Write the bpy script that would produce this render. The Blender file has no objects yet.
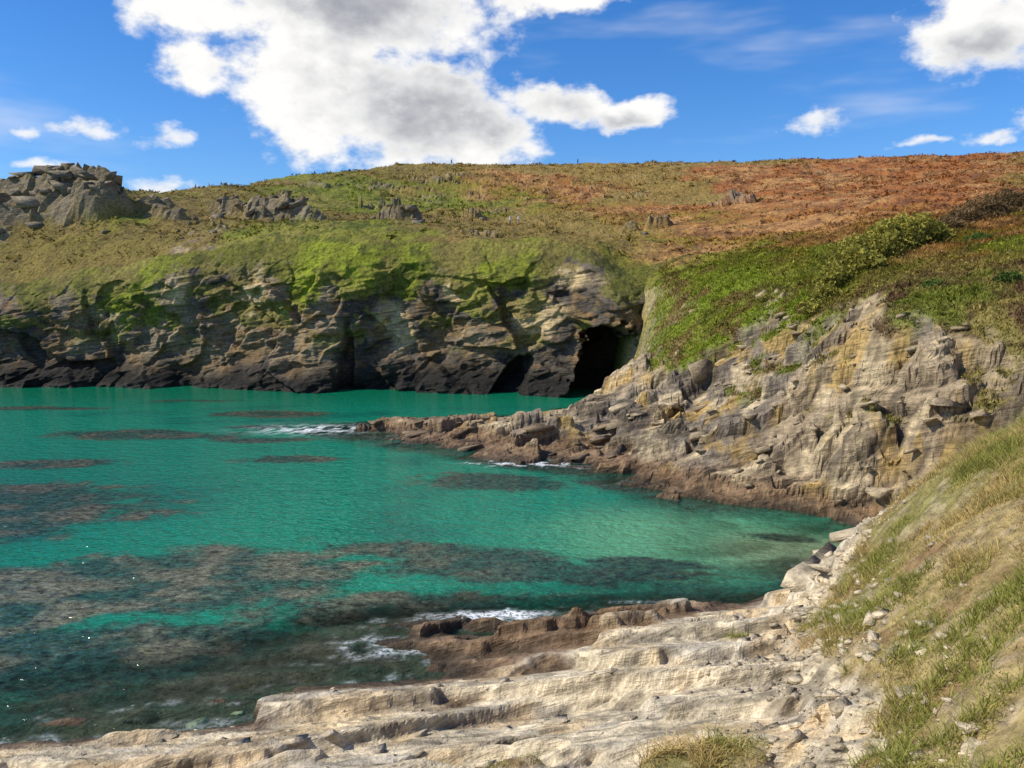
import bpy, bmesh, math, random
import numpy as np
random.seed(4); rng=np.random.default_rng(7)
scene=bpy.context.scene
try:
    scene.view_settings.view_transform='Standard'; scene.view_settings.look='None'; scene.view_settings.exposure=0
except Exception: pass

# ---------------------------------------------------------------- noise
def _h(ix,iy,iz,seed):
    ix=ix.astype(np.int64); iy=iy.astype(np.int64); iz=iz.astype(np.int64)
    h=(ix*374761393+iy*668265263+iz*2147483647+seed*1274126177)&0xffffffff
    h=((h^(h>>13))*1274126177)&0xffffffff
    h=((h^(h>>16))*2246822519)&0xffffffff
    h=h^(h>>15)
    return (h&0xffffff).astype(np.float32)/np.float32(16777215)
def vn(x,y,z=None,seed=0):
    fx=np.floor(x);fy=np.floor(y)
    tx=(x-fx);ty=(y-fy)
    tx=tx*tx*(3-2*tx);ty=ty*ty*(3-2*ty)
    if z is None:
        zz=np.zeros_like(fx)
        a=_h(fx,fy,zz,seed);b=_h(fx+1,fy,zz,seed);c=_h(fx,fy+1,zz,seed);d=_h(fx+1,fy+1,zz,seed)
        return (a+(b-a)*tx)*(1-ty)+(c+(d-c)*tx)*ty
    fz=np.floor(z);tz=z-fz;tz=tz*tz*(3-2*tz)
    r=[]
    for k in (0,1):
        a=_h(fx,fy,fz+k,seed);b=_h(fx+1,fy,fz+k,seed);c=_h(fx,fy+1,fz+k,seed);d=_h(fx+1,fy+1,fz+k,seed)
        r.append((a+(b-a)*tx)*(1-ty)+(c+(d-c)*tx)*ty)
    return r[0]*(1-tz)+r[1]*tz
def fbm(x,y,z=None,seed=0,o=4,g=.5):
    s=0;a=1;t=0
    for i in range(o):
        f=2.03**i
        s=s+a*vn(x*f+i*17.3,y*f-i*9.1,None if z is None else z*f+i*5.7,seed+i);t+=a;a*=g
    return s/t
def sn(*a,**k): return (fbm(*a,**k)-.5)*2
def ss(a,b,x):
    t=np.clip((x-a)/(b-a),0,1);return t*t*(3-2*t)
def facet(x,y,sx,sy,ang,seed,tilt=1.0,step=1.4):
    c,s=math.cos(ang),math.sin(ang)
    u=(x*c+y*s)/sx; v=(-x*s+y*c)/sy
    u=u+.5*(vn(u*.7,v*.7,None,seed+50)-.5)+.12*(vn(u*3,v*3,None,seed+52)-.5); v=v+.5*(vn(u*.7,v*.7,None,seed+51)-.5)+.12*(vn(u*3,v*3,None,seed+53)-.5)
    fu=np.floor(u);fv=np.floor(v);z=np.zeros_like(fu)
    bd=np.full(u.shape,1e9,np.float32);val=np.zeros(u.shape,np.float32)
    for i in(-1,0,1):
        for j in(-1,0,1):
            cu=fu+i;cv=fv+j
            du=u-(cu+_h(cu,cv,z,seed));dv=v-(cv+_h(cu,cv,z,seed+1))
            d=du*du+dv*dv
            m=d<bd
            w=(_h(cu,cv,z,seed+2)-.5)*step+tilt*(du*(_h(cu,cv,z,seed+3)-.5)+dv*(_h(cu,cv,z,seed+4)-.5))*1.6
            bd=np.where(m,d,bd);val=np.where(m,w,val)
    return val
def blur(a,n=1):
    for _ in range(n):
        a=a.copy();a[1:-1]=(a[:-2]+2*a[1:-1]+a[2:])*.25
        a[:,1:-1]=(a[:,:-2]+2*a[:,1:-1]+a[:,2:])*.25
    return a
def terrace(s,h,k=.72):
    q=s/h;f=np.floor(q);t=q-f
    return (f+np.clip((t-k)/(1-k),0,1)*.88+.12*np.minimum(t/k,1))*h
def lerp(a,b,t): return a+(b-a)*t
def mixc(a,b,t): return a+(np.asarray(b,np.float32)-a)*t[...,None]

# ---------------------------------------------------------------- macro land form (metres, sea level z=0)
P=[
(-140,100,-5),(-90,90,-4),(9,90.5,-1),
# back edge of the promontory
(7.7,89,0),(4.7,83,0),(-1.1,80,0),(-6.6,77.8,0),(-12,76,0),(-17.5,73.5,-.2),(-14.5,71,0),(-7.1,64.5,0),(-2,60.5,0),(3.25,56.6,0),(8.3,50.3,0),(10.65,47,0),(15.3,44,0),(17.7,42.5,0.1),
(-12.5,73,.55),(-8,72,.9),(-3,71,1.2),(0,69,1.5),(4,66,2.0),(7,66,2.3),(7.8,75,2.7),(4,75,1.8),(0,75,1.0),(-5,74.5,.7),(2,61,1.4),(-2,65,.9),
# small beach + near shore
(16.5,40.5,0.1),(14.3,38.0,0),(12.2,34.8,0),(11.4,33.2,0),(9.7,32.2,0),(6.9,31.7,0),(3.2,30.4,0),(-1.15,29.9,0),(-3.65,26.5,0),(-7.5,26.1,0),(-10.7,23.8,0),(-14.4,22.7,0),(-25,20,0),(-60,10,0),
# headland columns
(11.3,50,1.3),(12.3,55,2.2),(13.4,60,3.5),(14.9,67,4.9),(15.9,72,6.9),(17,78,9.3),(18.7,85,12.1),(20.8,95,14.7),(23.6,108,17),(36,165,29),
(12.8,84,5.2),(14.6,90,8.9),(15.6,95,12),(16.5,102,15),(11,89,2.2),(12,95,4),
(15.7,45.5,1.1),(16.2,47,2.5),(16.8,49,3.9),(17.8,52,5.3),(18.7,55,6.8),(20.3,60,8.5),(22.3,66,10.5),(25,74,12.85),(29.5,88,16),(38.4,115,21.3),(53,160,30.3),
(19.2,43.5,2.1),(19.5,44.5,4.1),(20.1,46,6),(20.8,48,8.06),(22,51,10.2),(24.6,57,12),(29,68,14.3),(36.3,85,17.9),(51,120,24.4),(76,180,35.6),
(22.4,42,4.5),(22.8,43,6.4),(23.5,44.5,8.35),(24.7,47,10.35),(27.2,52,12),(32.3,62,14.1),(40.5,78,17.4),(57,110,23.4),(87.8,170,35.3),
(26.7,41,6.7),(27.1,42,8.5),(28.3,44,10.5),(35.7,56,13.9),(63,100,22.3),(101,160,34),
(18.5,38.5,1.2),(21,38,3),(25,36,6),(30,36,9),(19,33,4),(36,40,12),(60,45,18),
# near slope on the right
(15.8,26,8),(11.7,19,7.2),(9.35,15,6.4),(7.6,12,5.96),(6.7,10.5,5.8),
(12.8,25,6.3),(10.35,20,5.75),(8.9,17,5.2),(7.4,14,4.95),(6.4,12,4.9),
(12,28,4.1),(10.4,24,3.9),(8.7,20,4),(6.85,15.5,4.2),(5.8,13,4.3),(14.5,29,5.5),(20,29,8.5),
(11.9,31,1.9),(9.5,28,1.5),(8.5,25,1.8),(7.2,21,2.8),(6,17.5,3.2),(5,14.5,3.4),(14,34,1.2),
(4.3,25.5,1.2),(3.9,23,1.6),(3.3,19.5,2.2),(2.7,15.5,2.8),(6.5,28.5,.9),
(1.3,27.5,.75),(3.4,28,.8),(-.5,26.6,.5),(-2.6,29.2,.3),(1,22,1.2),(.9,19,1.7),(.8,16.5,2.2),(-3.2,23,.7),(-2.4,17,1.95),
(-9,23.3,.25),(-7.9,20.5,.9),(-6.9,17.8,1.5),(-13.2,20.8,.45),(-12,18.8,.9),
(0,8,5),(0,3,9.3),(0,0,10.2),(8,0,10.5),(-10,5,5),(-15,10,2.6),(-25,13,1.5),(10,6,8.2),(15,12,9),(20,20,10),(30,25,12.5),(40,30,15),(-30,-5,6),
(30,0,14),(60,10,20),(0,-25,14),(-60,-20,8),(60,-40,24),(150,-40,35),(300,-50,45),(300,100,50),
# sea bed
(-20,60,-4),(-20,85,-4),(-40,60,-5),(-40,88,-5),(-15,40,-2.5),(0,40,-2.5),(8,39,-.8),(5,44,-1.5),(-30,30,-3),(0,87,-2.5),(-10,85,-3),(-60,50,-6),(-60,25,-5),(-80,80,-6),(-5,33,-1.1),(-15,28,-1),(-2,50,-3),(-8,57,-2.5),(-25,24,-1),(-150,60,-9),(-300,100,-15),(-300,0,-15),(-400,-60,-15),(-100,0,-5),
# hill behind the far cliff
(-13,106,17.5),(-23,107.5,17.4),(-33,109,17.0),(-45,110.5,15.8),(-55,111.5,14.2),(-65,112.5,12.3),(-4,104.5,17.5),(4,103,17.2),(9,102,16.6),(-85,116,10.5),
(0,112,18),(0,140,22.5),(0,180,30.6),(0,230,45),(-18,140,23),(-23,180,31),(-29,225,44.5),
(-35.6,145,24.5),(-49,200,38.5),(-50.6,140,23.3),(-61,170,32),
(-58,122,19.7),(-64,135,27.5),(-71,120,17),(-80,135,28),(-80,170,26),(-90,230,28),
(-110,120,10),(-110,138,24),(-110,160,24),(-150,124,6),(-200,145,6),(-300,200,5),(12,120,19),(12,104,16.6),
(23,230,45.4),(50,230,45.4),(75,225,45.4),(96,215,44.6),(121,205,44.2),(147,200,45),(120,130,32),(160,150,40),(200,80,40),
(0,300,46),(100,300,47),(-100,300,31),(0,450,35),(200,300,48),(300,220,52),(-200,450,10),(200,600,30),(-100,600,10),
]
P=np.array(P,np.float64)
Cm=np.c_[np.ones(len(P)),P[:,0],P[:,1]]
kern=lambda r2: np.sqrt(r2+1.0)
D2=(P[:,None,0]-P[None,:,0])**2+(P[:,None,1]-P[None,:,1])**2
n=len(P)
M=np.zeros((n+3,n+3));M[:n,:n]=-kern(D2)+np.eye(n)*.02;M[:n,n:]=Cm;M[n:,:n]=Cm.T
wgt=np.linalg.solve(M,np.r_[P[:,2],0,0,0])
def macro(x,y):
    sh=x.shape;x=x.ravel();y=y.ravel();out=np.full(x.shape,wgt[n],np.float32)+np.float32(wgt[n+1])*x+np.float32(wgt[n+2])*y
    for i in range(n):
        dx=x-P[i,0];dy=y-P[i,1]
        out-=np.float32(wgt[i])*np.sqrt(dx*dx+dy*dy+1.0)
    return out.reshape(sh)
_bx=[-400,-140,-90,-65,-33,-13,-4,4,10,14,18,24];_by=[190,118,112,107,104,100.5,98.5,97,96,95.5,96,99]
def yB(x): return np.interp(x,_bx,_by)
def tuss(x,y): return .55*sn(x*.16,y*.16,seed=2,o=2)+.38*sn(x*.45,y*.45,seed=3,o=3)+.14*sn(x*2.,y*2.,seed=9,o=2)

# ---------------------------------------------------------------- terrain sheet
def march(a,b,f):
    o=[a];s=1 if b>a else -1
    while (b-o[-1])*s>0: o.append(o[-1]+s*f(o[-1]))
    return o
def dedupe(v,m):
    v=sorted(v);o=[v[0]]
    for q in v[1:]:
        if q-o[-1]>m: o.append(q)
    return np.array(o,np.float32)
xs=dedupe(march(-13,-420,lambda v:.08+.009*(-13-v))+march(-13,26,lambda v:.08)+march(26.03,320,lambda v:.08+.009*(v-26)),.05)
ys=dedupe(march(8,-60,lambda v:.1+.05*(8-v))+march(8,115,lambda v:max(.07,min(.0040*v,.15+max(0,v-62)*.012)))+march(115.6,620,lambda v:.5+.013*(v-115)),.05)
X,Y=np.meshgrid(xs,ys)
A=macro(X,Y)
b=yB(X)
def trenchf(X,Y,b):
    end=(1-ss(-.4,.2,Y-(b+11.5)))
    t1=ss(-12,-6,Y-b)*(1-ss(10.5,14.5,X));t2=ss(-5,-1,Y-b)*(1-ss(11,15,X));t3=ss(-24,-14,Y-b)*(1-ss(-30,-12,X));t4=ss(-17,-10,Y-b)*(1-ss(-6,2,X))
    return np.maximum.reduce([t1,t2,t3,t4])*end
trench=trenchf(X,Y,b)
# rock / vegetation masks
nz=sn(X*.22,Y*.22,seed=20,o=4); nz2=sn(X*.9,Y*.9,seed=25,o=3)
xb=np.interp(Y,[-60,4,8,12,15.5,20.5,25,28,31,34,40],[-60,-10,1,5.2,6.9,7.9,9.5,12.0,14.8,18,30])
vF=ss(-.5,.5,X-xb+1.3*nz+.8*nz2)
thr=np.interp(X,[8,13,15,17,21,23,27,40],[5.6,5.6,6.2,8.2,9.2,10.0,9.0,8.6]) 
vH=ss(-.7,.7,A-thr+4.2*nz+1.2*nz2)
veg=lerp(vF,vH,ss(33,37,Y))
patch=np.exp(-((X-3.6)**2/2.2+(Y-15.6)**2/.8))+np.exp(-((X-.2)**2/.7+(Y-17.2)**2/.2))+.8*np.exp(-((X-6.8)**2/1+(Y-24.6)**2/.3))
veg=np.maximum(veg,ss(.35,.8,patch+.45*nz2)*(Y<34))
def G(cx,cy,rx,ry): return np.exp(-((X-cx)/rx)**2-((Y-cy)/ry)**2)
tor=np.clip(G(-71,131,7.5,5)+1.25*G(-63,130,4.5,4)+G(-82,124,7,7)+.8*G(-38,140,6,4)+.5*G(-47,147,6,4)+.5*G(-17,129,4,3)+.6*G(-90,131,8,8)+.4*G(-24,160,6,4)+.35*G(22,128,5,3)+.5*G(-30,131,3,3)+.4*G(-6,150,5,3)+.5*G(-52,131,4,3)+.45*G(38,150,6,4)+.35*G(60,185,9,5)+.4*G(-40,185,7,5),0,1.15)
torm=ss(.20,.42,tor+.28*nz+.12*nz2)*(tor>.06)
out=ss(.42,.6,sn(X*.07,Y*.07,seed=77,o=4)+.45*nz2)*(Y>100)*(1-.8*ss(0,40,X))
veg=np.clip(veg*(1-torm*(.85+.15*nz2))*(1-.7*out),0,1)
rock=1-veg
amp=ss(-1.6,.3,A)*rock
fore=1-ss(30,38,Y)
head_amp=ss(-.2,3.5,A)
low=ss(5.0,2.5,A)
bigf=facet(X,Y+.5*A,7,3.2,.25,101)*1.45+facet(X+.3*A,Y+.3*A,3.0,1.5,.3,111)*.7
bigf=blur(bigf,1)
reefz=np.exp(-((X-.8)/5.0)**2-((Y-28.2)/2.0)**2)
forf=blur(facet(X,Y,7.5,2.4,.14,301,.8)*.40+facet(X,Y,2.8,.9,.10,311)*.13,1)
reeff=blur(facet(X,Y,2.6,.9,.2,351)*.55+facet(X,Y,.9,.5,.3,361)*.25,1)
slab=ss(.30,.42,G(5.6,24.6,3.6,2.3)+.12*sn(X*.8,Y*.8,seed=371,o=3))
Z=A.copy()
Z+=amp*(lerp(bigf*(.42+.58*head_amp),forf*(1-reefz)+reeff*reefz*1.2,fore))
Z+=amp*fore*(.40*slab+.28*reefz)
Z+=amp*lerp(.3,.11,fore)*sn(X*.4,Y*.5,seed=31,o=3)
Z+=amp*fore*(.16*sn(X*.20+.1*Y,Y*1.6,seed=33,o=4))
Z-=(1-fore)*rock*(2.3*G(16.6,47.6,1.7,1.1)+1.2*G(13.5,50.5,2.2,.8)+1.6*G(20.6,45.6,.7,1.5)-.9*G(18.2,45.2,1.2,1.0)-.8*G(14.8,48.3,1.5,.8)+1.0*G(8,54.5,3,.7)+1.5*G(24.3,45.6,.8,1.6)+1.4*G(17.5,57,2.5,1.1)+1.0*G(21.5,52.5,1.6,.9))
dipH=lerp(.40*(X-14)+.08*(Y-50),.03*(X-14)-.03*(Y-50),low)
dip=lerp(dipH,.10*X-.36*Y,fore)
s=Z-dip+.45*sn(X*.12,Y*.12,seed=41,o=2)
base=s
s1=np.where(fore>.5,terrace(s,.52,.80),terrace(s,1.25,.60))
s2=terrace(lerp(s,s1,.86),lerp(np.float32(.38),np.float32(.14),fore),.58)
s2=lerp(s2,s1,.45*fore)
Z=np.where(Y<110,Z+amp*(s2-base)*.95,Z)
Z+=amp*(facet(X,Y,1.4,.6,.3,116)*lerp(.17,.05,fore)+facet(X,Y,.7,.32,.2,121)*lerp(.07,.025,fore))
zb=blur(Z,1);Z=np.where(Y<100,lerp(Z,zb,.5),Z)
Z+=torm*(3.6*tor+1.5*facet(X,Y,5,4,.4,201,.5)+.8*facet(X,Y,2.4,2.0,.8,211,.4)+.2*sn(X*.8,Y*.8,seed=221,o=2))
Z+=out*(.6*facet(X,Y,3.5,2.5,.2,231,.6)+.3)
tu=tuss(X,Y)
Z+=veg*tu*np.where(Y>34,1.0,.5)
Z+=veg*fore*.14*sn(X*1.6,Y*1.6,seed=15,o=3)
# ---- colours (albedo, with crevice shade painted into the rock)
def C(*c): return np.array(c,np.float32)
n0=fbm(X*.035,Y*.035,seed=60,o=4);n1=fbm(X*.16,Y*.16,seed=63,o=4);n2=fbm(X*.7,Y*.7,seed=66,o=4);n3=fbm(X*2.6,Y*2.6,seed=69,o=3)
one=np.ones(X.shape+(3,),np.float32)
g=one*C(.21,.225,.028)
g=mixc(g,C(.31,.25,.065),ss(.44,.64,n1)*.7)
g=mixc(g,C(.10,.12,.022),ss(.47,.63,n2)*.75)
g=mixc(g,C(.24,.145,.055),ss(.50,.64,n0+.2*(n2-.5))*.6)
rust=one*C(.37,.14,.042)
rust=mixc(rust,C(.47,.25,.09),ss(.42,.62,n1)*.9)
rust=mixc(rust,C(.16,.075,.035),ss(.49,.64,n2)*.7)
rust=mixc(rust,C(.25,.20,.05),ss(.47,.59,n0+.2*(n1-.5))*.7)
rline=np.interp(Y,[60,100,112,150,230],[50,22,14,6,-26])
rf=ss(-28,26,X-rline+64*(n1-.5)+40*(n0-.5)+30*(n2-.5))
rf=np.maximum(rf,.85*ss(22,34,X)*(1-ss(90,110,Y))*ss(34,45,Y)*ss(.36,.54,n1))
vc=g+(rust-g)*rf[...,None]
bt=(1-ss(88,106,Y))*ss(50,60,Y)*(1-ss(22,30,X-(78-Y)*.10))*ss(.36,.5,n1+.25*(n2-.5)+.04)
vc=mixc(vc,C(.20,.26,.022),bt*.85)
vc=mixc(vc,C(.20,.11,.05),bt*ss(.49,.60,n2)*.75)
rh=ss(18,22,X)*(1-ss(56,64,Y))*ss(38,40,Y)
vc=mixc(vc,C(.30,.24,.08),rh*.6);vc=mixc(vc,C(.11,.045,.04),rh*ss(.5,.6,n2)*.7);vc=mixc(vc,C(.17,.21,.025),rh*ss(.50,.62,n1)*.8)
fs=one*C(.44,.335,.15)
fs=mixc(fs,C(.20,.21,.05),ss(.50,.62,n1)*.6)
fs=mixc(fs,C(.32,.185,.095),ss(.46,.60,n2)*.75)
fs=mixc(fs,C(.52,.42,.28),ss(.56,.66,n3)*.5)
vc=vc+(fs-vc)*(fore)[...,None]
# rock
rc=one*C(.36,.275,.175)
rc=mixc(rc,C(.19,.16,.13),ss(.42,.58,n1)*.8)
rc=mixc(rc,C(.58,.46,.28),ss(.50,.65,n2)*.75)
rc=mixc(rc,C(.47,.30,.075),ss(.57,.69,fbm(X*.5,Y*.5,seed=75,o=4))*.65)
rc=mixc(rc,C(.095,.075,.055),ss(.54,.65,fbm(X*.35,Y*.6,seed=78,o=4))*.7)
rfg=one*C(.70,.585,.40)
rfg=mixc(rfg,C(.50,.44,.35),ss(.42,.60,fbm(X*.35,Y*1.2,seed=80,o=4))*.7)
rfg=mixc(rfg,C(.66,.45,.21),ss(.50,.66,n2)*.5)
rfg=mixc(rfg,C(.18,.145,.105),ss(.56,.67,fbm(X*1.0,Y*3.4,seed=83,o=4))*.6)
rc=rc+(rfg-rc)*fore[...,None]
zz=Z+.5*(n1-.5)+.5*(n2-.5)
wt=lerp(.55,.22+1.35*reefz,fore)
wetb=(1-ss(wt,wt+lerp(1.1,.30,fore),zz))*(1-slab*fore*.9)
rc=mixc(rc,C(.20,.12,.065),wetb*.92)
rc=mixc(rc,C(.34,.23,.13),wetb*ss(.5,.65,n3)*.6)
rc=mixc(rc,C(.05,.038,.024),(1-ss(.05,.45,zz))*.85)
rc=mixc(rc,C(.21,.175,.125),(torm*.75))
bch=np.exp(-((X-15.5)**2/5+(Y-39)**2/7))
rc=mixc(rc,C(.42,.34,.22),ss(.3,.7,bch)*(A<.8)*.8)
rc=mixc(rc,C(.42,.28,.15),(ss(.2,.9,veg)*fore)*.8)
gry,grx=np.gradient(Z,ys,xs)
steep=ss(.9,1.8,np.hypot(gry,grx))
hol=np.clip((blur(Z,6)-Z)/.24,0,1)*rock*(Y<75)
rc=mixc(rc,C(.08,.062,.044),ss(.3,.95,hol)*.7)  # crevice shade painted in: hollows get a darker rock colour
vegc=veg*(1-.65*steep*(Y>36)*(Y<110))
ledge=torm*(1-steep)*ss(.42,.56,n2)
vegc=np.maximum(vegc,ledge*.85)
vegc=np.maximum(vegc,(1-fore)*ss(4.5,6,A)*(Y<95)*(1-steep)*ss(.47,.56,fbm(X*.4,Y*.4,seed=88,o=4))*.9)
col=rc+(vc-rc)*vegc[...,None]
rockA=1-vegc
Z=lerp(Z,np.float32(-4),trench)
sh=amp*(1-trench)*lerp(.35,.0,fore)*np.clip(steep,0.2,1)*(Y<110)
YY=Y-sh*sn(X*.15,(Z-dip)*1.4,seed=140,o=2)
XX=X+sh*.5*sn(Y*.15,(Z-dip)*1.4,seed=145,o=2)

def make_grid(name,PX,PY,PZ,col,extra=None,mats=(),smooth=True):
    r,c=PX.shape
    co=np.stack([PX,PY,PZ],-1).reshape(-1,3).astype(np.float32)
    idx=np.arange(r*c).reshape(r,c)
    q=np.stack([idx[:-1,:-1],idx[:-1,1:],idx[1:,1:],idx[1:,:-1]],-1).reshape(-1,4)
    me=bpy.data.meshes.new(name)
    me.vertices.add(len(co));me.vertices.foreach_set('co',co.ravel())
    me.loops.add(q.size);me.loops.foreach_set('vertex_index',q.ravel().astype(np.int32))
    me.polygons.add(len(q));me.polygons.foreach_set('loop_start',np.arange(0,q.size,4,dtype=np.int32))
    try: me.polygons.foreach_set('loop_total',np.full(len(q),4,np.int32))
    except Exception: pass
    me.update(calc_edges=True)
    me.polygons.foreach_set('use_smooth',np.full(len(q),smooth,bool))
    if col is not None:
        a=me.color_attributes.new('Col','FLOAT_COLOR','POINT')
        cc=np.ones((r*c,4),np.float32);cc[:,:3]=col.reshape(-1,3);a.data.foreach_set('color',cc.ravel())
    for k,v in (extra or {}).items():
        a=me.attributes.new(k,'FLOAT','POINT');a.data.foreach_set('value',v.reshape(-1).astype(np.float32))
    for m in mats: me.materials.append(m)
    ob=bpy.data.objects.new(name,me);scene.collection.objects.link(ob)
    return ob
def tri_mesh(name,co,faces,col,mat,k=3):
    me=bpy.data.meshes.new(name)
    me.vertices.add(len(co));me.vertices.foreach_set('co',co.astype(np.float32).ravel())
    me.loops.add(faces.size);me.loops.foreach_set('vertex_index',faces.ravel().astype(np.int32))
    me.polygons.add(len(faces));me.polygons.foreach_set('loop_start',np.arange(0,faces.size,k,dtype=np.int32))
    try: me.polygons.foreach_set('loop_total',np.full(len(faces),k,np.int32))
    except Exception: pass
    me.update(calc_edges=True)
    a=me.color_attributes.new('Col','FLOAT_COLOR','POINT')
    cc=np.ones((len(co),4),np.float32);cc[:,:3]=col;a.data.foreach_set('color',cc.ravel())
    me.materials.append(mat)
    ob=bpy.data.objects.new(name,me);scene.collection.objects.link(ob);return ob

# ---------------------------------------------------------------- materials
class NT:
    def __init__(s,t): s.t=t;t.nodes.clear()
    def n(s,ty,**k):
        nd=s.t.nodes.new(ty)
        for a,v in k.items(): setattr(nd,a,v)
        return nd
    def l(s,a,b): s.t.links.new(a,b)
    def math(s,op,a,b=None,c=None,clamp=False):
        nd=s.n('ShaderNodeMath',operation=op,use_clamp=clamp)
        for i,v in enumerate((a,b,c)):
            if v is None: continue
            if isinstance(v,(int,float)): nd.inputs[i].default_value=v
            else: s.l(v,nd.inputs[i])
        return nd.outputs[0]
    def mr(s,v,a,b,c,d,smooth=False):
        nd=s.n('ShaderNodeMapRange');nd.clamp=True
        if smooth: nd.interpolation_type='SMOOTHSTEP'
        s.l(v,nd.inputs[0])
        for i,q in enumerate((a,b,c,d)):
            if isinstance(q,(int,float)): nd.inputs[i+1].default_value=q
            else: s.l(q,nd.inputs[i+1])
        return nd.outputs[0]
    def noise(s,vec,scale,detail=4,rough=.55,dist=0):
        nd=s.n('ShaderNodeTexNoise');s.l(vec,nd.inputs['Vector']);nd.inputs['Scale'].default_value=scale
        nd.inputs['Detail'].default_value=detail;nd.inputs['Roughness'].default_value=rough;nd.inputs['Distortion'].default_value=dist
        return nd.outputs['Fac']
    def map(s,vec,scale=(1,1,1),rot=(0,0,0),loc=(0,0,0)):
        nd=s.n('ShaderNodeMapping');s.l(vec,nd.inputs[0]);nd.inputs['Scale'].default_value=scale;nd.inputs['Rotation'].default_value=rot;nd.inputs['Location'].default_value=loc
        return nd.outputs[0]
    def mix(s,f,a,b,blend='MIX'):
        nd=s.n('ShaderNodeMix',data_type='RGBA',blend_type=blend,clamp_factor=True)
        for sock,v in ((nd.inputs[0],f),(nd.inputs[6],a),(nd.inputs[7],b)):
            if isinstance(v,(int,float)): sock.default_value=v
            elif isinstance(v,tuple): sock.default_value=v+(1,) if len(v)==3 else v
            else: s.l(v,sock)
        return nd.outputs[2]
    def scale(s,c,f):
        nd=s.n('ShaderNodeVectorMath',operation='SCALE');s.l(c,nd.inputs[0])
        if isinstance(f,(int,float)): nd.inputs['Scale'].default_value=f
        else: s.l(f,nd.inputs['Scale'])
        return nd.outputs[0]
def newmat(name):
    m=bpy.data.materials.new(name);m.use_nodes=True;return m,NT(m.node_tree)
def land_mat(name,dip):
    m,t=newmat(name)
    col=t.n('ShaderNodeAttribute',attribute_name='Col').outputs['Color']
    rk=t.n('ShaderNodeAttribute',attribute_name='rock').outputs['Fac']
    pos=t.n('ShaderNodeNewGeometry').outputs['Position']
    lam=t.map(t.map(pos,rot=(0.08,dip,0)),scale=(.45,.6,4.5))
    nl=t.noise(lam,1.0,5,.68)
    nf=t.noise(pos,2.6,6,.70)
    fr=t.math('MULTIPLY',t.mr(nl,.3,.7,.48,1.45),t.mr(nf,.3,.7,.58,1.42))
    fg=t.mr(nf,.3,.7,.40,1.6)
    f=t.mr(rk,.25,.75,0,1)
    nd=t.n('ShaderNodeMix',data_type='FLOAT');t.l(f,nd.inputs[0]);t.l(fg,nd.inputs[2]);t.l(fr,nd.inputs[3])
    c=t.scale(col,nd.outputs[0])
    hr=t.math('ADD',t.math('MULTIPLY',nl,.22),t.math('MULTIPLY',nf,.20))
    hg=t.math('MULTIPLY',nf,.38)
    nd=t.n('ShaderNodeMix',data_type='FLOAT');t.l(f,nd.inputs[0]);t.l(hg,nd.inputs[2]);t.l(hr,nd.inputs[3])
    bp=t.n('ShaderNodeBump');bp.inputs['Strength'].default_value=1;bp.inputs['Distance'].default_value=1.0;t.l(nd.outputs[0],bp.inputs['Height'])
    z=t.n('ShaderNodeSeparateXYZ');t.l(pos,z.inputs[0])
    rough=t.mr(z.outputs[2],.1,.7,.35,.9)
    p=t.n('ShaderNodeBsdfPrincipled');t.l(c,p.inputs['Base Color']);t.l(rough,p.inputs['Roughness']);t.l(bp.outputs[0],p.inputs['Normal'])
    p.inputs['Specular IOR Level'].default_value=.2
    o=t.n('ShaderNodeOutputMaterial');t.l(p.outputs[0],o.inputs[0]);return m
m_land=land_mat('terrain_mat',.27);m_cliff=land_mat('cliff_mat',.12)
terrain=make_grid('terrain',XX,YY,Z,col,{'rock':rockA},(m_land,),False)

def samp(F,x,y):
    i=np.clip(np.searchsorted(xs,x)-1,0,len(xs)-2);j=np.clip(np.searchsorted(ys,y)-1,0,len(ys)-2)
    tx=np.clip((x-xs[i])/(xs[i+1]-xs[i]),0,1);ty=np.clip((y-ys[j])/(ys[j+1]-ys[j]),0,1)
    if F.ndim==3: tx=tx[:,None];ty=ty[:,None]
    return (F[j,i]*(1-tx)+F[j,i+1]*tx)*(1-ty)+(F[j+1,i]*(1-tx)+F[j+1,i+1]*tx)*ty

# ---------------------------------------------------------------- sea cliff
cx=np.array(march(-150,-70,lambda v:.4)+march(-69.8,24,lambda v:.13),np.float32)
NF=220;NL=36
tt=np.linspace(0,1,NF)
bx=yB(cx)
Ttop=macro(cx,(bx+6.5).astype(np.float32))
CX=np.repeat(cx[None],NF+NL,0);CY=np.zeros_like(CX);CZ=np.zeros_like(CX)
zf=-3+(Ttop[None]+3)*tt[:,None]
rel=np.clip(zf/Ttop[None],0,1)
off=5.6*(.15*rel+.35*rel**2+.5*rel**5)+np.where(zf<2.5,(zf-2.5)*.5,0)
CY[:NF]=bx[None]+off;CZ[:NF]=zf
ly=np.linspace(0,1,NL+1)[1:]
CY[NF:]=bx[None]+5.6+ly[:,None]*7.4
lipz=macro(CX[NF:],CY[NF:])
CZ[NF:]=lipz+tuss(CX[NF:],CY[NF:])+.05-.7*ss(.86,1,ly)[:,None]
CZ[:NF]+=tuss(CX[:NF],CY[:NF])*ss(.7,1,rel)
fm=ss(1.0,.62,rel)
xx=CX[:NF];zz_=CZ[:NF]
butt=3.8*sn(xx*.075,zz_*.04,seed=410,o=3)+1.7*sn(xx*.22+.12*zz_,zz_*.16,seed=420,o=4)
fc=(facet(xx+.3*zz_,zz_,6.5,5.5,.35,430)*1.5)*ss(1,.5,rel)+facet(xx-.2*zz_,zz_,2.8,2.2,.5,440)*.65+facet(xx,zz_,1.2,.7,.25,450)*.28
fc=blur(fc,1)
strat=.5*sn(xx*.10,(zz_-.18*xx)*1.1,seed=460,o=4)
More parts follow.
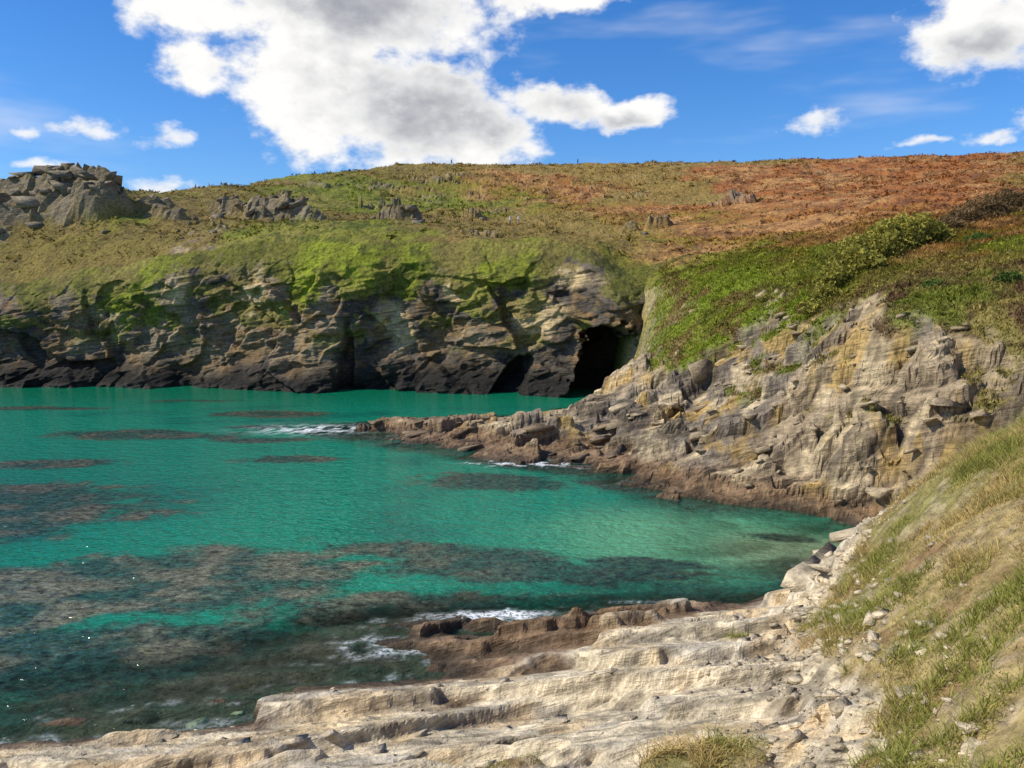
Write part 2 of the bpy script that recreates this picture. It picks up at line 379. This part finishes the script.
foot=1.6*(1-ss(1.5,4.5,zz_+1.5*sn(xx*.2,zz_*0,seed=465,o=2)))*ss(-.2,.6,sn(xx*.1,zz_*0,seed=466,o=3)+.3)
d=(butt+fc+strat-foot)
cn=sn(xx*.55,zz_*.55,seed=470,o=4)
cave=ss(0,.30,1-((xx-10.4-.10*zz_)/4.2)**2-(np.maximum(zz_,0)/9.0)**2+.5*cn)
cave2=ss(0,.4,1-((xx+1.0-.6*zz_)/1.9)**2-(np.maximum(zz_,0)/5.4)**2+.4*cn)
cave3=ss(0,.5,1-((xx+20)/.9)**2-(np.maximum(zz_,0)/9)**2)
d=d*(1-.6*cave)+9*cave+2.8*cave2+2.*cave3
CY[:NF]+=np.where(rel<.999,d*(.05+.95*fm),0)*np.clip((1-rel)*10,0,1)
# colours
one=np.ones(CX.shape+(3,),np.float32)
a1=fbm(CX*.18,CZ*.22,seed=500,o=4);a2=fbm(CX*.7,CZ*.9,seed=505,o=4);a3=fbm(CX*.20,CZ*.09,seed=508,o=4)
cc=one*C(.17,.135,.095)
cc=mixc(cc,C(.07,.06,.05),ss(.42,.58,a1)*.85)
cc=mixc(cc,C(.30,.23,.14),ss(.51,.65,fbm(CX*.13,CZ*.15,seed=515,o=3)+.25*(a2-.5))*.8)
cc=mixc(cc,C(.25,.15,.06),ss(.5,.64,a2)*.6)
for (px,pz,rx,rz) in ((-32,11,2.1,4.0),(-42,12,1.7,3.4),(-15,9,2.4,2.2),(-13.5,6,1.8,2.5),(3,9,3.5,2.5),(12.5,13,3.4,2),(-50,10,1.5,2.5),(-7,12,1.8,2),(7,13.5,2.5,1.6)):
    cc=mixc(cc,C(.60,.45,.24),ss(.25,.8,np.exp(-((CX-px)/rx)**2-((CZ-pz)/rz)**2)+.5*(a2-.5)+.3*(a1-.5))*.8)
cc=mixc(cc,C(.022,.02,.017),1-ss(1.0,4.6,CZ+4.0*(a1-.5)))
full=lambda q:np.concatenate([q,np.zeros((NL,q.shape[1]))],0)
cc=mixc(cc,C(.012,.011,.010),full(np.maximum(cave,cave2*.8))*.85)  # wet cave rock, painted near black to deepen the shade inside
relall=np.concatenate([rel,np.ones((NL,rel.shape[1]))],0)
tong=np.exp(-((CX+25.5-.25*(CZ-12))/2.0)**2)+.9*np.exp(-((CX+19)/3.2)**2)+.95*np.exp(-((CX+4.5-.3*(CZ-12))/2.4)**2)+.6*np.exp(-((CX-3)/3)**2)+.6*np.exp(-((CX+48)/6)**2)+.6*np.exp(-((CX+12)/2)**2)
gm=ss(.76,.90,relall+.55*(a3-.5)+.45*(a2-.5)+.38*tong*ss(.3,.75,relall))
gm=np.maximum(gm,.8*ss(.54,.62,fbm(CX*.35,CZ*.5,seed=530,o=4))*ss(4,7,CZ))
gm*=1-full(cave)
gc=one*C(.17,.165,.03)
gc=mixc(gc,C(.28,.33,.025),np.clip(tong,0,1)*.85)
gc=mixc(gc,C(.07,.075,.02),ss(.52,.66,a2)*.7)
gc=mixc(gc,C(.27,.20,.07),ss(.47,.62,a1)*.55)
top=samp(col,CX.ravel(),CY.ravel()+1.0).reshape(CX.shape+(3,))
gc=gc+(top-gc)*(ss(-.8,.8,CY-(bx[None]+6)+2*(a2-.5)))[...,None]
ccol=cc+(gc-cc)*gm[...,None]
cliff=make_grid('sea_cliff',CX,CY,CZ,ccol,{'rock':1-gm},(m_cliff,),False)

# ---------------------------------------------------------------- water
wx=xs[(xs<45)][::2];wy=ys[(ys>-40)&(ys<125)][::2]
WX,WY=np.meshgrid(wx,wy)
TA=samp(lerp(A,np.float32(-4),trench),WX.ravel(),WY.ravel()).reshape(WX.shape)
TZ=samp(Z,WX.ravel(),WY.ravel()).reshape(WX.shape)
wn1=sn(WX*.16,WY*.22,seed=600,o=4);wn2=sn(WX*.6,WY*.8,seed=610,o=4);wn3=sn(WX*2.,WY*2.4,seed=620,o=3)
def E(cx,cy,rx,ry,rot=0):
    c,s_=math.cos(rot),math.sin(rot);u=((WX-cx)*c+(WY-cy)*s_)/rx;v=(-(WX-cx)*s_+(WY-cy)*c)/ry
    return 1-np.sqrt(u*u+v*v)
reefs=[(-31,70,9,2.6,-.12),(-48,86,8,1.6,0),(-24,82,5.5,2.2,0),(-16,59.5,4.5,1.7,0),(-20,67.5,4,1.4,.1),(-1,52.5,5.2,2.8,-.25),(2,58,7,2.3,-.45),(7,51,4,1.5,-.5),(13.3,40.3,1.8,.7,-.2),
(-28,46,8.5,6,-.2),(-13.5,34.5,8.4,4.8,.05),(0,35.3,7.6,2.1,-.1),(-21,31,7,5.2,0),(-14,26.5,11,4,.05),(-3.5,38,6.5,1.5,-.15),(5.5,36.5,3.2,.8,-.15),(-38,42,11,6,0),(-4,31,7,2.4,.05),(-35,28,10,6,0),(-32,58,6,1.6,.1),(-22,74,4,1.0,0),(-50,62,8,2,0),(-33,92,5,1,0)]
rfield=np.full(WX.shape,-5.,np.float32)
for r in reefs: rfield=np.maximum(rfield,E(*r))
reef=ss(-.10,.30,rfield+.42*wn1+.34*wn2+.2*wn3)
shore=ss(-1.1,-.15,TA+.35*wn2)*(1-ss(36,39,WY)*(1-ss(43,46,WY))*(WX>6))
wc=np.ones(WX.shape+(3,),np.float32)*C(.006,.215,.128)
wc=mixc(wc,C(.004,.115,.082),ss(-.1,.6,wn1-.12)*.75)
wc=mixc(wc,C(.004,.165,.085),ss(80,100,WY))
wc=mixc(wc,C(.004,.12,.092),ss(-8,-35,WX)*ss(75,45,WY)*.7)
sand=np.clip(ss(.0,.8,E(9,40,11,8.5,-.2)+.12*wn1),0,1)
wc=mixc(wc,C(.14,.38,.19),sand*.75)
wc=mixc(wc,C(.34,.44,.23),ss(.30,.9,E(13,38,8,6,-.3)+.1*wn1)*.7)
reefc=mixc(np.ones(WX.shape+(3,),np.float32)*C(.020,.048,.034),C(.085,.07,.045),ss(-.2,.5,wn2))
nearb=ss(50,30,WY)*ss(6,-10,WX)
reefc=mixc(reefc,C(.14,.13,.085),nearb*ss(-.3,.5,wn2)*.7)
reefc=mixc(reefc,C(.012,.045,.032),ss(-8,2,WX)*.7)
ra=np.maximum(reef*.93,shore*.75)
wc=wc+(reefc-wc)*ra[...,None]
clear=ss(-1.3,-.05,TZ)*.88
fn=fbm(WX*1.6,WY*2.2,seed=640,o=4,g=.65)
fr_=np.maximum.reduce([np.exp(-((WX+17.5)/4.0)**2-((WY-73)/1.8)**2),.85*np.exp(-((WX+.8)/2.8)**2-((WY-30.4)/.9)**2),.8*np.exp(-((WX+4.6)/2.4)**2-((WY-27.6)/.7)**2),.85*np.exp(-((WX-1)/6)**2-((WY-58)/1.8)**2),.4*np.exp(-((WX-5.5)/3)**2-((WY-31.9)/.6)**2)])
edge=ss(-.6,-.05,TZ)*(TZ<.15)
foam=np.clip(ss(.70,.88,fn*.75+.5*fr_)+ss(.64,.88,edge*.38+fn*.6+.36*fr_)*.6,0,1)
foam=np.maximum(foam,ss(.42,.54,fn)*np.exp(-((WX+16.5)/5)**2-((WY-72.8)/2.3)**2)*1.3)
m_w,t=newmat('sea_water_mat')
colr=t.n('ShaderNodeAttribute',attribute_name='Col').outputs['Color'];fo=t.n('ShaderNodeAttribute',attribute_name='foam').outputs['Fac'];cl=t.n('ShaderNodeAttribute',attribute_name='clear').outputs['Fac'];rf_=t.n('ShaderNodeAttribute',attribute_name='reef').outputs['Fac']
pos=t.n('ShaderNodeNewGeometry').outputs['Position']
w1=t.noise(t.map(pos,scale=(1.0,1.5,1),rot=(0,0,.3)),.9,2,.55,.5);w2=t.noise(t.map(pos,scale=(1,1.6,1),rot=(0,0,-.25)),3.0,2,.6,.5)
hh=t.math('ADD',t.math('MULTIPLY',w1,.19),t.math('MULTIPLY',w2,.12))
bp=t.n('ShaderNodeBump');bp.inputs['Strength'].default_value=1;bp.inputs['Distance'].default_value=1;t.l(hh,bp.inputs['Height'])
mott=t.noise(pos,2.3,4,.75)
mf=t.math('ADD',1.0,t.math('MULTIPLY',t.math('SUBTRACT',t.mr(mott,.35,.65,.2,2.2),1.0),t.math('MAXIMUM',rf_,.15)))
c=t.scale(colr,mf)
fmask=t.math('MULTIPLY',t.mr(t.noise(pos,6,3,.7),.36,.52,.15,1),fo,clamp=True)
c2=t.mix(fmask,c,(.85,.87,.87))
p=t.n('ShaderNodeBsdfPrincipled');t.l(c2,p.inputs['Base Color']);t.l(t.mr(fmask,0,1,.08,.6),p.inputs['Roughness']);p.inputs['IOR'].default_value=1.33;t.l(bp.outputs[0],p.inputs['Normal'])
tr=t.n('ShaderNodeBsdfTransparent');tr.inputs[0].default_value=(.75,.92,.86,1)
mx=t.n('ShaderNodeMixShader');t.l(t.math('MULTIPLY',cl,t.math('SUBTRACT',1.0,fmask)),mx.inputs[0]);t.l(p.outputs[0],mx.inputs[1]);t.l(tr.outputs[0],mx.inputs[2])
o=t.n('ShaderNodeOutputMaterial');t.l(mx.outputs[0],o.inputs[0])
water=make_grid('sea_water',WX,WY,np.zeros_like(WX),wc,{'foam':foam,'clear':clear,'reef':ra},(m_w,))

# ---------------------------------------------------------------- vegetation
def leaf_mat(name,tr=.25):
    m,t=newmat(name)
    c=t.n('ShaderNodeAttribute',attribute_name='Col').outputs['Color']
    d=t.n('ShaderNodeBsdfDiffuse');t.l(c,d.inputs[0]);q=t.n('ShaderNodeBsdfTranslucent');t.l(c,q.inputs[0])
    mx=t.n('ShaderNodeMixShader');mx.inputs[0].default_value=tr;t.l(d.outputs[0],mx.inputs[1]);t.l(q.outputs[0],mx.inputs[2])
    o=t.n('ShaderNodeOutputMaterial');t.l(mx.outputs[0],o.inputs[0]);return m
m_leaf=leaf_mat('leaf_mat');m_grass=leaf_mat('grass_mat',.3)
def clumps(cen,size,hgt,colr,K,leaf=.35):
    N=len(cen);u=rng.normal(size=(N,K,3));u/=np.linalg.norm(u,axis=2,keepdims=True)
    r=rng.random((N,K,1))**.4;u[...,2]=np.abs(u[...,2])
    p=u*r*np.stack([size,size,hgt],-1)[:,None]+cen[:,None]
    ls=(size*leaf)[:,None,None,None]*(.6+.8*rng.random((N,K,1,1)))
    t=rng.normal(size=(N,K,3,3))*.55
    v=p[:,:,None]+t*ls
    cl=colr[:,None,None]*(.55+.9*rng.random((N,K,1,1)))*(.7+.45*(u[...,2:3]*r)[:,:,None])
    cl=np.repeat(cl,3,2)
    co=v.reshape(-1,3);return co,np.arange(len(co)).reshape(-1,3),cl.reshape(-1,3)
def veg_pts(N,x0,x1,y0,y1,thr=.5,pw=1,F=None):
    x=x0+(x1-x0)*rng.random(N);y=y0+(y1-y0)*rng.random(N)**pw
    k=samp(veg if F is None else F,x,y)>thr
    x=x[k];y=y[k];k=(y>yB(x)+8)|(x>17);x=x[k];y=y[k]
    return x,y
x,y=veg_pts(17000,-95,150,104,232)
n_=fbm(x*.08,y*.08,seed=800,o=3);k=n_+.30*rng.random(len(x))>.56;x=x[k];y=y[k]
z=samp(Z,x,y);z=np.where((y<yB(x)+13)&(x<14),macro(x.astype(np.float32),y.astype(np.float32))+tuss(x,y),z)
sz=.3+.75*rng.random(len(x))**2.5;cl=samp(col,x,y)*(.5+.8*rng.random((len(x),1)))
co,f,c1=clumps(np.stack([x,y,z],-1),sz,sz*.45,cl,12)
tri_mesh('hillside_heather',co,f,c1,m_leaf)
x,y=veg_pts(17000,12,75,42,104,.45,1,vegc)
z=samp(Z,x,y);sz=.12+.5*rng.random(len(x))**2.5;cl=samp(col,x,y)*(.5+.9*rng.random((len(x),1)))
co,f,c1=clumps(np.stack([x,y,z],-1),sz,sz*.7,cl,14)
tri_mesh('headland_scrub',co,f,c1,m_leaf)

def bush(name,lobes,colA,colB,K,leaf):
    cs=[];fs=[];cl=[];o=0
    for (bx_,by_,r,h) in lobes:
        bz=float(samp(Z,np.array([bx_]),np.array([by_]))[0])
        N=int(K*r*h)
        u=rng.normal(size=(N,3));u/=np.linalg.norm(u,axis=1,keepdims=True);u[:,2]=np.abs(u[:,2])
        rr=(.5+.5*rng.random(N)**.6)*(1+.6*sn(u[:,0]*2.4+bx_,u[:,1]*2.4,u[:,2]*2.4,seed=901,o=3))
        p=u*rr[:,None]*np.array([r,r,h])+np.array([bx_,by_,bz-.1])
        v=p[:,None]+rng.normal(size=(N,3,3))*leaf
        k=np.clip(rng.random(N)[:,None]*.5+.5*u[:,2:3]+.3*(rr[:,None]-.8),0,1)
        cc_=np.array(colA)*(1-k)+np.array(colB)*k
        cs.append(v.reshape(-1,3));fs.append(np.arange(N*3).reshape(-1,3)+o);o+=N*3;cl.append(np.repeat(cc_,3,0))
    co=np.concatenate(cs);ob=tri_mesh(name,co,np.concatenate(fs),np.concatenate(cl),m_leaf)
    return ob
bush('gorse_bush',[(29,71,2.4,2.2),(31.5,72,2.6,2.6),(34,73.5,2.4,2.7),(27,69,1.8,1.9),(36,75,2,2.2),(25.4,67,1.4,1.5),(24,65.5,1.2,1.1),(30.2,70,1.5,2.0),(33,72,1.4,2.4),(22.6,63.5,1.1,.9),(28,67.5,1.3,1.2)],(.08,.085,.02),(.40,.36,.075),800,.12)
bush('bramble_bush',[(46,84,3.2,1.8),(50,86,3.5,2.0),(43,82,2.2,1.3),(55,88,3,1.7),(40,79,1.8,1.0)],(.06,.045,.025),(.24,.16,.075),500,.12)
bush('bramble_bush',[(29.5,51,.8,.7),(26.5,54,.7,.5),(38,70,1.2,.8)],(.03,.06,.015),(.11,.17,.04),1800,.07)

def blades(x,y,L,W,cl,lean=.45):
    N=len(x);z=samp(Z,x,y)-.02
    th=rng.random(N)*6.283;ph=rng.random(N)*6.283
    ln=L*lean*(rng.random(N)+.15)
    b0=np.stack([x-np.cos(th)*W,y-np.sin(th)*W,z],-1);b1=np.stack([x+np.cos(th)*W,y+np.sin(th)*W,z],-1)
    mid=np.stack([x+np.cos(ph)*ln*.4,y+np.sin(ph)*ln*.4,z+L*.6],-1);wv=np.stack([np.cos(th)*W*.7,np.sin(th)*W*.7,0*W],-1)
    tip=np.stack([x+np.cos(ph)*ln*1.2,y+np.sin(ph)*ln*1.2,z+L*.95],-1)
    co=np.stack([b0,b1,mid-wv,mid+wv,tip],1).reshape(-1,3)
    i=np.arange(N)[:,None]*5
    f=np.concatenate([i+np.array([[0,1,3]]),i+np.array([[0,3,2]]),i+np.array([[2,3,4]])],0)
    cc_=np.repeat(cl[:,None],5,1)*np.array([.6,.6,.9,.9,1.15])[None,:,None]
    return co,f,cc_.reshape(-1,3)
N=430000
x=-2+24*rng.random(N);y=8+24*rng.random(N)
v=samp(veg,x,y);tn=fbm(x*1.3,y*1.3,seed=820,o=3);k=(v>.45)&(tn+.42*rng.random(N)>.60+.10*(y<14))&(x<y*.72+3);x=x[k];y=y[k];tn=tn[k]
gn=fbm(x*.45,y*.45,seed=830,o=3)
gr=ss(.51,.67,gn+.14*rng.random(len(x)))*.7
c0=np.array([.66,.50,.20])*(.5+.8*rng.random((len(x),1)));c1=np.array([.26,.33,.05])*(.6+.8*rng.random((len(x),1)))
cl=c0+(c1-c0)*gr[:,None]
L=(.05+.20*rng.random(len(x))**1.5)*(.5+1.4*ss(.42,.68,tn));co1=blades(x,y,L,.006+.006*rng.random(len(x)),cl,1.6)
N=120000
x=12+40*rng.random(N);y=42+55*rng.random(N);k=(samp(vegc,x,y)>.5);x=x[k];y=y[k]
cl=samp(col,x,y)*(.7+.9*rng.random((len(x),1)));L=.15+.25*rng.random(len(x))
co2=blades(x,y,L,.02+.02*rng.random(len(x)),cl,.9)
co=np.concatenate([co1[0],co2[0]]);f=np.concatenate([co1[1],co2[1]+len(co1[0])]);cl=np.concatenate([co1[2],co2[2]])
tri_mesh('grass',co,f,cl,m_grass)

# ---------------------------------------------------------------- loose rocks
tmpl=[]
for i in range(16):
    bm=bmesh.new()
    for k in range(random.choice((8,9,10,11,12))):
        v=np.array([random.choice((-1,1))*random.uniform(.45,1) for _ in range(3)])
        v[2]*=random.uniform(.7,1);bm.verts.new(v)
    r=bmesh.ops.convex_hull(bm,input=bm.verts)
    bmesh.ops.delete(bm,geom=[e for e in r['geom_interior'] if isinstance(e,bmesh.types.BMVert)],context='VERTS')
    bmesh.ops.triangulate(bm,faces=bm.faces);bm.verts.index_update()
    tmpl.append((np.array([v.co[:] for v in bm.verts]),np.array([[v.index for v in f_.verts] for f_ in bm.faces])));bm.free()
def rocks(name,items,mat,colf,upr=.12):
    cs=[];fs=[];cl=[];o=0
    for (x,y,sx,sy,sz) in items:
        V,F=random.choice(tmpl);a=random.uniform(-.6,.6)+.3;ti=random.gauss(0,upr)-.15
        v=V*np.array([sx,sy,sz])*.85;v=v@np.array([[math.cos(ti),0,-math.sin(ti)],[0,1,0],[math.sin(ti),0,math.cos(ti)]])
        v=v@np.array([[math.cos(a),math.sin(a),0],[-math.sin(a),math.cos(a),0],[0,0,1]])
        z=float(samp(Z,np.array([x]),np.array([y]))[0])
        v=v+np.array([x,y,z+sz*.15]);cs.append(v);fs.append(F+o);o+=len(v)
        cl.append(np.tile(np.array(colf(x,y))*random.uniform(.7,1.15),(len(v),1)))
    co=np.concatenate(cs);ob=tri_mesh(name,co,np.concatenate(fs),np.concatenate(cl),mat)
    a=ob.data.attributes.new('rock','FLOAT','POINT');a.data.foreach_set('value',np.ones(len(co),np.float32));return ob
it=[]
for i in range(1300):
    y_=random.uniform(11,29);x_=np.interp(y_,[8,12,15.5,20.5,25,28,31],[1,5.2,6.6,7.6,9.3,12,14])+random.gauss(-.1,1.1)
    s_=.035+.18*random.random()**5;it.append((x_,y_,s_*1.5,s_,s_*.6))
for i in range(90):
    x_=random.uniform(-12,6);y_=random.uniform(16,24);s_=.05+.2*random.random()**4;it.append((x_,y_,s_*2,s_*1.1,s_*.35))
for (x_,y_,s_) in ((10.4,29,.9),(11.4,30.2,1.0),(10.9,31.5,.8),(12.6,31.2,1.0),(12,29.4,.7),(9.5,28.2,.6),(13.2,32.6,.8),(12.0,32.8,.6),(10.5,27.5,.55),(14.2,33.5,.7)): it.append((x_,y_,s_*1.6,s_*.9,s_*.45))
rocks('loose_stones',it,m_land,lambda x,y:(.62,.51,.35))
it=[]
for (a_,b_,r_,n__,q) in ((-71,130,6,24,1.4),(-62.5,129.5,3,16,1.5),(-82,124,6,24,1.3),(-38,139,5,20,1.0),(-17,128,3.5,12,.6),(-47,146,4,10,.8),(-50,121,12,14,.5),(-88,130,6,16,1.2),(20,128,3,8,.4),(-30,130,3,8,.5),(-6,149,4,8,.5)):
    for i in range(n__):
        s_=q*(.4+random.random()**2);it.append((a_+random.gauss(0,r_*.6),b_+random.gauss(0,r_*.5),s_*1.4,s_*1.1,s_*random.uniform(.6,.95)))
rocks('rock_outcrop',it,m_cliff,lambda x,y:(.26,.215,.15),.15)
it=[]
for i in range(170):
    x_=random.uniform(11,27);y_=random.uniform(42,70);a_=float(samp(A,np.array([x_]),np.array([y_]))[0])
    if a_<.8 or a_>10.5: continue
    s_=.15+.55*random.random()**3;it.append((x_,y_,s_*1.7,s_,s_*.5))
for i in range(60):
    t_=random.random();x_=lerp(-12,12,t_)+random.gauss(0,1);y_=lerp(73,58,t_)+random.gauss(0,3)
    s_=.2+.6*random.random()**2;it.append((x_,y_,s_*2.2,s_,s_*.45))
for i in range(40):
    s_=.1+.35*random.random()**2;it.append((random.uniform(14.5,18.5),random.uniform(37,42.5),s_*1.4,s_,s_*.7))
it.append((14.6,67.2,1.2,.9,1.3))
rocks('fallen_boulders',it,m_land,lambda x,y:(.42,.33,.21) if x>8 else (.24,.175,.11))

# ---------------------------------------------------------------- walkers
def hiker(x,y,rot,jacket,trouser,hair,st=.22,pack=True):
    V=[(0,0,.95),(0,.01,1.15),(0,.02,1.36),(0,.03,1.48),(0,.05,1.57),(0,.05,1.68),
       (.10,0,.92),(.11,st*.55,.50),(.11,st*.9,.06),(.11,st*.9+.14,.03),
       (-.10,0,.92),(-.11,-st*.3,.50),(-.11,-st,.10),(-.11,-st+.14,.03),
       (.19,.02,1.38),(.25,-.08,1.12),(.25,.06,.90),(.25,.10,.82),
       (-.19,.02,1.38),(-.25,.08,1.12),(-.25,.24,.95),(-.25,.29,.90)]
    R=[.15,.14,.15,.06,.10,.085,.10,.065,.045,.04,.10,.065,.045,.04,.07,.05,.038,.035,.07,.05,.038,.035]
    Ed=[(0,1),(1,2),(2,3),(3,4),(4,5),(0,6),(6,7),(7,8),(8,9),(0,10),(10,11),(11,12),(12,13),(2,14),(14,15),(15,16),(16,17),(2,18),(18,19),(19,20),(20,21)]
    me=bpy.data.meshes.new('hiker');me.from_pydata(V,Ed,[])
    ob=bpy.data.objects.new('hiker',me);scene.collection.objects.link(ob)
    sk=ob.modifiers.new('skin','SKIN')
    if not me.skin_vertices: 
        bpy.context.view_layer.objects.active=ob;bpy.ops.mesh.customdata_skin_add()
    for i,r in enumerate(R):
        me.skin_vertices[0].data[i].radius=(r,r*.85);me.skin_vertices[0].data[i].use_root=(i==0)
    sk.use_smooth_shade=True
    sb=ob.modifiers.new('sub','SUBSURF');sb.levels=1;sb.render_levels=1
    m,t=newmat('hiker_mat');oc=t.n('ShaderNodeTexCoord').outputs['Object'];sp=t.n('ShaderNodeSeparateXYZ');t.l(oc,sp.inputs[0]);z=sp.outputs[2]
    q=t.mix(t.mr(z,.90,.91,0,1),trouser,jacket);q=t.mix(t.mr(z,1.47,1.48,0,1),q,(.45,.28,.2));q=t.mix(t.mr(z,1.64,1.65,0,1),q,hair);q=t.mix(t.mr(z,.07,.08,1,0),q,(.05,.04,.03))
    p=t.n('ShaderNodeBsdfPrincipled');t.l(q,p.inputs['Base Color']);p.inputs['Roughness'].default_value=.8
    o=t.n('ShaderNodeOutputMaterial');t.l(p.outputs[0],o.inputs[0]);me.materials.append(m)
    z=float(samp(Z,np.array([x]),np.array([y]))[0])
    ob.location=(x,y,z);ob.rotation_euler=(0,0,rot)
hiker(-.3,141,1.4,(.75,.76,.78),(.10,.12,.18),(.06,.04,.03))
hiker(1.1,141.5,1.2,(.8,.78,.7),(.25,.22,.2),(.2,.12,.06),.18)
hiker(17.3,229,-1.4,(.03,.04,.06),(.03,.03,.04),(.03,.02,.02))
hiker(-15.9,228,-1.0,(.10,.03,.03),(.04,.04,.05),(.03,.02,.02))

# ---------------------------------------------------------------- light and sky
SUN_AZ=-97;SUN_EL=43
sd=np.array([math.sin(math.radians(SUN_AZ))*math.cos(math.radians(SUN_EL)),math.cos(math.radians(SUN_AZ))*math.cos(math.radians(SUN_EL)),math.sin(math.radians(SUN_EL))])
from mathutils import Vector
L=bpy.data.lights.new('sun','SUN');L.energy=5.0;L.angle=math.radians(.5);L.color=(1,.93,.78)
lo=bpy.data.objects.new('sun',L);scene.collection.objects.link(lo);lo.rotation_euler=Vector(sd).to_track_quat('Z','Y').to_euler();lo.location=(-60,0,80)
w=bpy.data.worlds.new("World");scene.world=w;w.use_nodes=True
try: w.cycles.sampling_method='MANUAL';w.cycles.sample_map_resolution=256
except Exception: pass
t=NT(w.node_tree)
dirv=t.n('ShaderNodeTexCoord').outputs['Generated']
sx=t.n('ShaderNodeSeparateXYZ');t.l(dirv,sx.inputs[0]);dx,dy,dz=sx.outputs
az=t.math('MULTIPLY',t.math('ARCTAN2',dx,dy),57.2958);el=t.math('MULTIPLY',t.math('ARCSINE',dz),57.2958)
sky=t.n('ShaderNodeTexSky');sky.sky_type='NISHITA';sky.sun_disc=False;sky.sun_elevation=math.radians(SUN_EL);sky.sun_rotation=math.radians(SUN_AZ)
sky.air_density=1.0;sky.dust_density=.2;sky.ozone_density=3.0
skyc=t.mix(1.0,sky.outputs[0],(.90,1.12,1.50),'MULTIPLY')
hs=t.n('ShaderNodeHueSaturation');hs.inputs['Saturation'].default_value=1.15;t.l(skyc,hs.inputs['Color']);skyc=hs.outputs[0]
cb=t.n('ShaderNodeCombineXYZ');t.l(az,cb.inputs[0]);t.l(t.math('MULTIPLY',el,1.5),cb.inputs[1]);cv=cb.outputs[0]
wn=t.n('ShaderNodeTexNoise');t.l(cv,wn.inputs['Vector']);wn.inputs['Scale'].default_value=.35;wn.inputs['Detail'].default_value=4
wsep=t.n('ShaderNodeSeparateColor');t.l(wn.outputs['Color'],wsep.inputs[0])
azw=t.math('ADD',az,t.math('MULTIPLY',t.math('SUBTRACT',wsep.outputs[0],.5),3.2));elw=t.math('ADD',el,t.math('MULTIPLY',t.math('SUBTRACT',wsep.outputs[1],.5),2.0))
def ell(a,e,ra,re):
    u=t.math('DIVIDE',t.math('SUBTRACT',azw,a),ra);v=t.math('DIVIDE',t.math('SUBTRACT',elw,e),re)
    return t.math('SUBTRACT',1.0,t.math('SQRT',t.math('ADD',t.math('MULTIPLY',u,u),t.math('MULTIPLY',v,v))))
def fld(Ls):
    r=None
    for q in Ls:
        f=ell(*q)
        if r is None: r=f
        else:
            nd=t.n('ShaderNodeMath',operation='SMOOTH_MAX');t.l(r,nd.inputs[0]);t.l(f,nd.inputs[1]);nd.inputs[2].default_value=.15;r=nd.outputs[0]
    return r
big=[(-10.6,17.2,12.5,4),(-12,22,14,5),(-11.8,13.3,8,4.2),(-6,11.2,8.5,4.4),(-2.1,9.6,4.6,2.6),(-13,10.2,4,2.7),(3.4,11.7,4,1.6),(7.9,11.2,3.4,1.15),(2.5,18.5,5.5,1.9),(-20.3,16.6,4.6,2.4),(-19.5,13.4,3,1.8),(28.5,14.6,5.4,3.0),(33,17,6,4),(60,14,14,6),(-60,16,16,6),(110,20,24,9),(-110,18,24,8),(175,22,26,9)]
small=[(-26,9.4,3.0,1.05),(-21.4,9.3,2,.85),(-29.2,9.1,1.5,.7),(-22,6.3,2.6,.85),(-28.3,7.2,1.7,.5),(19,10.3,2.1,.9),(25.3,8.8,2.4,.45),(28.6,8.7,2,.4),(-17,6.2,2,.5),(31,9.5,1.8,1.0)]
F1=fld(big);F2=fld(small)
n1_=t.noise(cv,.42,7,.60)
FB=t.math('ADD',F1,t.math('MULTIPLY',t.math('SUBTRACT',n1_,.5),1.2))
mb=t.mr(FB,.0,.46,0,1,True)
FS=t.math('ADD',F2,t.math('MULTIPLY',t.math('SUBTRACT',t.noise(cv,.9,5,.6),.5),1.4))
ms=t.math('MULTIPLY',t.mr(FS,.05,.9,0,1,True),.85)
cir=t.noise(t.map(cv,scale=(.05,.16,1),rot=(0,0,.30)),1.0,4,.55)
mc=t.math('MULTIPLY',t.mr(cir,.48,.78,0,1,True),.42)
mask=t.math('MAXIMUM',t.math('MAXIMUM',mb,ms),mc)
grey=fld([(-4.5,12.0,11,4.6),(-9,17.5,9,3.6),(28,13.2,5,1.8),(6,10.6,5,1)])
gg=t.math('ADD',grey,t.math('MULTIPLY',t.math('SUBTRACT',t.noise(cv,.24,5,.55),.5),2.2))
g1=t.mr(gg,-.1,1.05,0,.85,True)
ed=t.mr(FB,.15,.75,0,1,True)
gf=t.math('MULTIPLY',g1,ed)
fluff=t.mr(n1_,.35,.65,.14,-.08)
gf=t.math('ADD',gf,fluff,clamp=True)
cloudc=t.mix(gf,(10.2,10.1,9.9),(3.6,3.8,4.3))
fin=t.mix(mask,skyc,cloudc)
bg=t.n('ShaderNodeBackground');bg.inputs['Strength'].default_value=.1;t.l(fin,bg.inputs[0])
o=t.n('ShaderNodeOutputWorld');t.l(bg.outputs[0],o.inputs[0])

# ---------------------------------------------------------------- camera
cam=bpy.data.cameras.new('camera');cam.sensor_width=36;cam.lens=850/1024*36;cam.clip_end=3000;cam.clip_start=.1
co_=bpy.data.objects.new('camera',cam);scene.collection.objects.link(co_)
co_.location=(0,0,12);co_.rotation_euler=(math.radians(90-6.31),0,0)
scene.camera=co_
